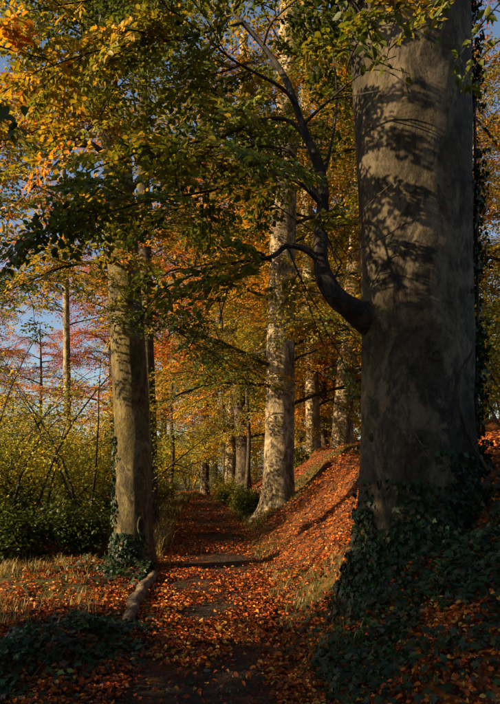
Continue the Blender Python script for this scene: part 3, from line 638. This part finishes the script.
# ------------------------------------------------------------------ shrubs of the thicket
def shrub(name, label, group, x, y, h, rad, seed, mean, sd, n_leaf, size, bark=B_BROWN, stems=9, lod=4, low=.12, val=(.8, 1.3), mat=None):
    rng = np.random.default_rng(seed); zg = h1(x, y); root = empty(name, (x, y, zg), label, 'shrub', group); cr = MB()
    tips = []
    for s in range(stems):
        az = s * 2.4 + rng.normal(0, .4); ln = h * rng.uniform(.75, 1.1); lean = rng.uniform(.08, .5)
        P = limb_path(rng, (x + rng.normal(0, .12), y + rng.normal(0, .12), zg - .05), az, pi / 2 - lean, ln, 8, rng.uniform(.2, 1.0), .10)
        mb = MB(); r = .012 + .006 * h; tube(mb, P, np.linspace(r, .005, 8), 5)
        for t in range(3, 8):
            for _ in range(2):
                q = limb_path(rng, P[t], rng.uniform(0, 6.3), rng.uniform(-.1, .9), ln * rng.uniform(.14, .34), 5, .4, .2); tube(mb, q, np.linspace(.007, .003, 5), 3); tips += [q[k] for k in range(1, 5)]
        tips += [P[k] for k in range(2, 8)]
        part('stem', mb, bark, root, True)
    tips = np.array(tips); b = tips[rng.integers(len(tips), size=n_leaf)] + rng.normal(0, .17 * rad, (n_leaf, 3)) * (1, 1, .8)
    b = b[b[:, 2] > hgt(b[:, 0], b[:, 1], False) + low * .5]; n = len(b)
    cl = (fbm(b * 1.6 + seed, 3) - .5) * .5; u_ = rng.normal(mean, sd, n) + cl
    X = rng.normal(0, 1, (n, 3)) * (1, 1, .5) - (0, 0, .25); N = rng.normal(0, .6, (n, 3)) + (0, -.1, 1)
    put_leaves(cr, b, X, N, size * rng.uniform(.6, 1.25, n), palette(u_, rng.uniform(*val, n)), lod, 1.15)
    part('crown', cr, mat or M_LEAF, root); return root
SH = [(-4.6, 13.0, 3.2, 1.2, .38), (-6.2, 12.2, 3.4, 1.3, .42), (-7.6, 14.5, 4.0, 1.4, .42), (-5.4, 16.0, 3.8, 1.3, .44), (-3.9, 17.0, 3.0, 1.1, .40), (-9.5, 16.5, 4.4, 1.5, .44), (-7.6, 19.0, 3.6, 1.5, .44), (-5.2, 21.5, 2.4, 1.2, .42), (-10.0, 21.5, 4.0, 1.6, .44), (-6.8, 25.0, 2.8, 1.4, .44), (-4.9, 28.0, 2.4, 1.3, .44), (-12.5, 26, 3.6, 1.7, .44), (-3.6, 35.0, 3.6, 1.5, .42), (-5.8, 36.0, 4.4, 1.6, .44), (-1.2, 37.0, 4.0, 1.5, .42), (-9.0, 33.0, 3.2, 1.7, .44)]
for k, (x, y, h, r, m) in enumerate(SH):
    lab, grp = ('leafy yellow-green hazel shrub in the sunlit thicket left of the path', 'hazel shrubs of the thicket') if y < 27 else ('far sunlit shrub closing the view past the bend', 'far shrubs past the bend')
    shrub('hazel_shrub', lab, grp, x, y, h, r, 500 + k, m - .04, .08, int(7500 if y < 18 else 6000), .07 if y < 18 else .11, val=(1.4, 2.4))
for k, (x, y, h, r, m) in enumerate([(-3.2, 11.2, .9, .8, .14), (-4.3, 10.9, 1.1, .9, .12), (-5.4, 10.6, 1.2, .9, .16), (-4.9, 12.0, 1.5, 1.0, .2), (-3.4, 13.2, 1.2, .9, .2), (-6.6, 11.6, 1.3, 1.0, .18), (-3.0, 15.2, .9, .8, .3), (-3.3, 18.5, .9, .8, .34), (-3.6, 22.5, 1.0, .8, .36), (-3.8, 25.5, 1.0, .8, .4)]):
    shrub('bramble_bush', 'low dark green bramble under the hazel thicket' if y < 14 else 'low leafy bush along the left edge of the far path', 'brambles under the thicket' if y < 14 else 'bushes along the far path', x, y, h, r, 600 + k, m, .09, 4200, .075, B_BROWN, 10, 4, .02)
for k, (x, y, h, r, m) in enumerate([(-.3, 19.6, .7, .7, .30), (.1, 18.0, .6, .6, .28), (-.9, 23.0, .9, .8, .36), (-.6, 26.0, 1.2, .9, .42), (1.6, 20.5, .8, .7, .3)]):
    shrub('bank_bush', 'small green bush on the bank between path and forked beech', 'bushes at the foot of the far bank', x, y, h, r, 650 + k, m, .1, 2600, .08, B_BROWN, 8, 4, .02)
for k, (x, y, h) in enumerate([(-3.3, 12.0, 4.2), (-4.6, 11.4, 4.6), (-6.0, 13.2, 5.0)]):
    shrub('hazel_sapling', 'sparse dark-stemmed sapling arching out of the thicket', 'saplings in the thicket', x, y, h, 1.2, 640 + k, .42, .1, 1100, .065, B_DARK, 5)
for k, (x, y, h, r, m) in enumerate([(4.6, 10.5, 2.6, 1.1, .30), (5.8, 12.5, 3.2, 1.2, .36), (6.6, 15.5, 3.4, 1.3, .48), (5.0, 18.0, 3.2, 1.3, .5)]):
    shrub('bank_shrub', 'leafy olive shrub growing on the bank behind the ivy-covered flank', 'shrubs up the bank', x, y, h, r, 680 + k, m, .12, 5200, .085, B_BROWN, 9)

# ------------------------------------------------------------------ log edging, ivy mound, near branch
def log_edging():
    ends = [((-1.42, 8.9), (-1.40, 7.75), .075), ((-1.385, 7.66), (-1.33, 6.85), .085), ((-1.30, 6.78), (-1.24, 6.15), .07)]
    for k, (p, q, r) in enumerate(ends):
        z0, z1 = h1(*p), h1(*q); n = 16; t = np.linspace(0, 1, n)[:, None]; P = np.array((*p, z0 + .05)) * (1 - t) + np.array((*q, z1 + .05)) * t
        P[:, 0] += .012 * np.sin(np.linspace(0, 4, n) + k); mb = MB(); rr = r * (1 + .05 * np.sin(np.linspace(0, 9, n) + k * 2)); rr[0] *= .72; rr[-1] *= .72; tube(mb, P, rr, 12, None, .16)
        mb.add(np.vstack([P[:1] - (P[1] - P[0]) * .02, mb.v[0][:12]]), None, [(0, 1 + (f + 1) % 12, 1 + f) for f in range(12)])
        o = part('edging_log', mb, B_LOG, None, True); me = o.data; c = np.array((p[0] * .5 + q[0] * .5, p[1] * .5 + q[1] * .5, min(z0, z1)))
        co = np.zeros(len(me.vertices) * 3); me.vertices.foreach_get('co', co); me.vertices.foreach_set('co', (co.reshape(-1, 3) - c).ravel()); o.location = c
        tag(o, ('weathered log edging the path, the one at the foot of the mossy beech', 'weathered log edging the path, the middle of three', 'weathered log edging the path, the one closest to the ivy mound')[k], 'log', 'logs edging the path')
log_edging()
def ivy_mound():
    rng = np.random.default_rng(91); cx, cy_ = -1.62, 5.05; zg = h1(cx, cy_); root = empty('ivy_mound', (cx, cy_, zg), 'low mound of dark green ivy at the left side of the path', 'ivy')
    n = 3400; x = cx + rng.normal(0, .34, n); y = cy_ + rng.normal(0, .50, n) + (x - cx) * 1.0; hx = .24 * np.exp(-(((x - cx) / .42) ** 2 + ((y - cy_ - (x - cx)) / .6) ** 2)); k = (fbm(xy0(x, y, 3) + 4, 3) > .36); x, y, hx = x[k], y[k], hx[k]; n = len(x)
    mb = MB(); put_leaves(mb, np.c_[x, y, hgt(x, y) + hx * rng.uniform(.4, 1.1, n) + rng.uniform(.01, .05, n)], rng.normal(0, 1, (n, 3)) * (1, 1, .35), np.array((0, -.3, .8)) + rng.normal(0, .38, (n, 3)), rng.uniform(.04, .07, n), ivy_col(rng, n, .25), 10); part('foliage', mb, M_IVY, root)
    for k in range(7):
        az = rng.uniform(0, 6.3); P = limb_path(rng, (cx + rng.normal(0, .15), cy_ + rng.normal(0, .2), zg + .12), az, .2, .6, 7, .8, .3); P[:, 2] = np.maximum(P[:, 2], hgt(P[:, 0], P[:, 1]) + .02); mb = MB(); tube(mb, P, .006, 5); part('stem', mb, B_BROWN, root, True)
ivy_mound()
def near_branch():
    rng = np.random.default_rng(17); P = catmull([W(*q) for q in ((-90, 60, 3.3), (-30, 92, 3.25), (2, 112, 3.2), (20, 130, 3.15))], 12); base = P[0]
    root = empty('beech_branch', base, 'dark leafy branch end reaching in above the sunlit thicket', 'branch'); mb = MB(); tube(mb, P, np.linspace(.01, .002, 12), 6); part('twig', mb, B_DARK, root, True)
    me = []
    for u_ in (.06, .12, .2, .3):
        m_ = MB(); put_leaves(m_, np.zeros((1, 3)), np.array([[1., 0, 0]]), np.array([[0, 0, 1.]]), 1.0, palette(np.array([u_])), 6); q = m_.mesh('beech_leaf'); q.materials.append(M_LEAF); me.append(q)
    for k in range(26):
        o = bpy.data.objects.new('leaf', me[rng.integers(4)]); COL.objects.link(o); o.parent = root; o.location = P[rng.integers(3, 12)] + rng.normal(0, .03, 3) - base; s = rng.uniform(.06, .085); o.scale = (s, s, s); o.rotation_euler = (rng.normal(0, .6), rng.uniform(.2, 1.1), rng.uniform(0, 6.3))
near_branch()

# ------------------------------------------------------------------ fallen leaves, grass, stones
def scatter_litter():
    rng = np.random.default_rng(61); mb = MB(); N = 560000
    Y = 2.8 + 37 * rng.random(N) ** 1.0; x = rng.uniform(-1, 1, N) * (Y * .55 + 1.6); wgt = np.clip((Y * .55 + 1.6) / Y, 0, 1.2) * np.where(Y < 16, 1, .5)
    d = x - xr(Y); e_ = xl(Y) - x; n1 = fbm(xy0(x, Y, 1.5) + 41, 4); n2 = fbm(xy0(x, Y, .8) + 5, 4)
    wv = .5 + .5 * np.sin(Y * 2.1 + x * .7 + 3 * n1)
    path = sstep(.46, .60, n1 + .10 * wv + .20 * (np.abs((x - xl(Y)) / np.maximum(xr(Y) - xl(Y), .3) - .55) * 2) ** 2 - .10 * sstep(4.9, 4.2, Y) - .02) * .95 + .04
    bank = (.35 + .65 * sstep(.34, .5, n1)) * (1 - .5 * sstep(.55, .64, n2)) * (1 - .55 * sstep(3, 6, d))
    left = (.20 + .80 * sstep(.38, .55, n1)) * (1 - .5 * sstep(3, 6, e_))
    dens = np.where(d > 0, bank, np.where(e_ > 0, left, path))
    # a scrape of bare earth low on the bank
    dens *= 1 - .93 * np.exp(-(((x - .62) / .16) ** 2 + ((Y - 6.6) / .45) ** 2))
    k = rng.random(N) < dens * wgt; x, Y, d, e_ = x[k], Y[k], d[k], e_[k]; n = len(x)
    z = hgt(x, Y) + .012 + np.where((d < 0) & (e_ < 0), .018, 0) + rng.uniform(0, .02, n)
    eps = .06; gxn = -(hgt(x + eps, Y, False) - hgt(x - eps, Y, False)) / (2 * eps); gyn = -(hgt(x, Y + eps, False) - hgt(x, Y - eps, False)) / (2 * eps)
    Nn = np.c_[gxn, gyn, np.ones(n)] + rng.normal(0, .55, (n, 3)); az = rng.uniform(0, 6.28, n); X = np.c_[np.cos(az), np.sin(az), rng.normal(0, .25, n)]
    u_ = rng.random(n); pal = np.array([(0, .05, .022, .012), (.25, .14, .045, .014), (.5, .32, .062, .011), (.72, .46, .095, .012), (.88, .52, .16, .018), (1, .45, .28, .05)])
    u_ = np.clip(u_ + (fbm(xy0(x, Y, 1.1) + 90, 3) - .5) * .5, 0, 1); c = np.stack([np.interp(u_, pal[:, 0], pal[:, q]) for q in (1, 2, 3)], 1) * rng.uniform(.7, 1.2, n)[:, None]
    s = rng.uniform(.030, .058, n) * np.where(Y < 4.2, .8, 1) * np.where(Y > 14, 1.35, 1)
    near = Y < 9; P = np.c_[x, Y, z]
    put_leaves(mb, P[near], X[near], Nn[near], s[near], c[near], 6, 1.1); put_leaves(mb, P[~near], X[~near], Nn[~near], s[~near], c[~near], 4, 1.1)
    # crumbled bits of leaf trodden into the path
    n = 26000; Y = 3.2 + 13 * rng.random(n) ** 1.4; x = xl(Y) + (xr(Y) - xl(Y)) * rng.uniform(-.1, 1.15, n); P = np.c_[x, Y, hgt(x, Y) + .012]
    az = rng.uniform(0, 6.28, n); c = np.stack([np.interp(rng.random(n), (0, .5, .8, 1), q) for q in ((.02, .06, .16, .30), (.014, .03, .055, .09), (.010, .015, .018, .02))], 1)
    put_leaves(mb, P, np.c_[np.cos(az), np.sin(az), rng.normal(0, .3, n)], np.c_[rng.normal(0, .4, (n, 2)), np.ones(n)], rng.uniform(.008, .026, n), c, 4, 1.3)
    o = part('fallen_leaves', mb, M_LITTER, None, False, 'stuff'); tag(o, 'orange and brown fallen beech leaves covering path edges and bank', 'fallen leaves'); print('litter', n)
scatter_litter()
def grass():
    rng = np.random.default_rng(62); mb = MB(); T = []
    def zone(n, fx, straw, hh, nbl=16):
        for _ in range(n):
            x, y = fx(); k = nbl; bx = x + rng.normal(0, .07, k); by = y + rng.normal(0, .07, k); z = hgt(bx, by, True); h = hh * rng.uniform(.35, 1.2, k) * rng.uniform(.5, 1.3); az = rng.uniform(0, 6.28, k); ln = h * rng.uniform(.2, .9, k)
            B0 = np.c_[bx, by, z]; D_ = np.c_[np.cos(az), np.sin(az), 0 * az]; S_ = np.c_[-np.sin(az), np.cos(az), 0 * az] * .0035 * (1 + y / 12)
            M_ = B0 + D_ * (ln * .35)[:, None] + np.c_[0 * h, 0 * h, h * .7]; E_ = B0 + D_ * ln[:, None] + np.c_[0 * h, 0 * h, h]
            V = np.stack([B0 - S_, B0 + S_, M_ - S_ * .7, M_ + S_ * .7, E_], 1).reshape(-1, 3); o = np.arange(k)[:, None] * 5
            st = np.clip(rng.normal(straw, .25, k), 0, 1)[:, None]; c = (np.array((.055, .085, .014)) * (1 - st) + np.array((.34, .24, .085)) * st) * rng.uniform(.7, 1.2, (k, 1))
            mb.add(V, (np.array((0, 1, 3, 2)) + o), (np.array((2, 3, 4)) + o), np.repeat(c, 5, 0))
    def f1(): y = rng.uniform(10.4, 15); return xl(y) - rng.uniform(.05, .55), y
    def f2(): y = rng.uniform(5.5, 10.5); return xl(y) - rng.uniform(.4, 3.6), y
    def f3(): y = rng.uniform(4.2, 15); return xr(y) + abs(rng.normal(.12, .22)), y
    def f4():
        while True:
            y = rng.uniform(6.0, 19); x = xr(y) + rng.uniform(.1, 3.4)
            if fbm(np.array([[x * .8, y * .8, 0.]]) + 5, 4)[0] > .54: return x, y
    def f5(): y = rng.uniform(15, 30); return (xl(y) - rng.uniform(0, .9), y) if rng.random() < .5 else (xr(y) + rng.uniform(0, .8), y)
    def f6(): return rng.normal(.62, .16), rng.normal(4.9, .35)
    zone(90, f1, .7, .34); zone(150, f2, .65, .15); zone(110, f3, .35, .09, 12); zone(360, f4, .35, .085, 13); zone(420, f5, .30, .20); zone(20, f6, .25, .13)
    o = part('grass', mb, M_GRASS, None, False, 'stuff'); tag(o, 'tufts of straw and green grass along path edges and bank', 'grass')
grass()
def fallen_twigs():
    rng = np.random.default_rng(19)
    for k, (x, y, ln) in enumerate(((.75, 5.9, .5), (1.1, 7.2, .7), (.9, 8.6, .6), (1.6, 9.4, .9), (.5, 7.6, .4), (1.9, 4.4, .6), (1.4, 3.9, .5), (-2.4, 6.6, .8), (-3.0, 8.0, 1.0), (-1.0, 5.2, .35), (-.1, 7.3, .3), (-2.0, 9.0, .6))):
        P = limb_path(rng, (x, y, 0), rng.uniform(0, 6.28), 0, ln, 8, 0, .22); P[:, 2] = hgt(P[:, 0], P[:, 1]) + .03 + .02 * rng.random(); mb = MB(); r = .006 + .006 * rng.random(); tube(mb, P, np.linspace(r, r * .4, 8), 6, None, .15)
        for t in (3, 5): q = limb_path(rng, P[t], rng.uniform(0, 6.28), .3, ln * .3, 4, .2, .2); tube(mb, q, np.linspace(r * .5, r * .2, 4), 5)
        c = P[0].copy(); mb.v = [v - c for v in mb.v]; o = part('fallen_twig', mb, B_BROWN, None, True); o.location = c; tag(o, 'thin broken brown twig lying among the fallen leaves', 'twig', 'twigs on the leaf litter')
fallen_twigs()
def stones():
    m, n, out = new_mat('pale_stone'); pb = nd(n, 'ShaderNodeBsdfPrincipled'); pb.inputs['Roughness'].default_value = .85; tn = nd(n, 'ShaderNodeTexNoise'); tn.inputs['Scale'].default_value = 30
    n.links.new(ramp(n, tn.outputs['Fac'], [(.3, (.06, .05, .04)), (.7, (.20, .175, .145))]), pb.inputs['Base Color']); n.links.new(pb.outputs[0], out.inputs[0])
    rng = np.random.default_rng(8)
    for k, (px, py) in enumerate(((276, 582), (280, 629), (207, 672), (262, 600))):
        Y = 1.6 * F / (py - HOR); p = W(px, py, Y); x, y = p[0], Y; z = h1(x, y) + .006; r = (.05, .04, .022, .03)[k]; mb = MB(); nu, nv = 10, 6; V = [(0, 0, -r * .6)]
        for v in range(1, nv):
            for u_ in range(nu): V.append((r * 1.3 * sin(pi * v / nv) * cos(2 * pi * u_ / nu), r * sin(pi * v / nv) * sin(2 * pi * u_ / nu), -r * .6 * cos(pi * v / nv)))
        V.append((0, 0, r * .6)); V = np.array(V); V *= (1 + .5 * (vnoise(V / r * 1.3 + k * 7) - .5))[:, None]
        q = [(1 + v * nu + u_, 1 + v * nu + (u_ + 1) % nu, 1 + (v + 1) * nu + (u_ + 1) % nu, 1 + (v + 1) * nu + u_) for v in range(nv - 2) for u_ in range(nu)]
        t = [(0, 1 + (u_ + 1) % nu, 1 + u_) for u_ in range(nu)] + [(len(V) - 1, 1 + (nv - 2) * nu + u_, 1 + (nv - 2) * nu + (u_ + 1) % nu) for u_ in range(nu)]
        mb.add(V, q, t); o = part('stone', mb, m, None, True); o.location = (x, y, z); tag(o, 'small pale stone among the fallen leaves at the path side', 'stone', 'small stones by the path')
stones()
print('tris', sum(sum(len(p.vertices) - 2 for p in o.data.polygons) if len(o.data.polygons) < 200 else len(o.data.loops) - 2 * len(o.data.polygons) for o in SC.objects if o.type == 'MESH'))
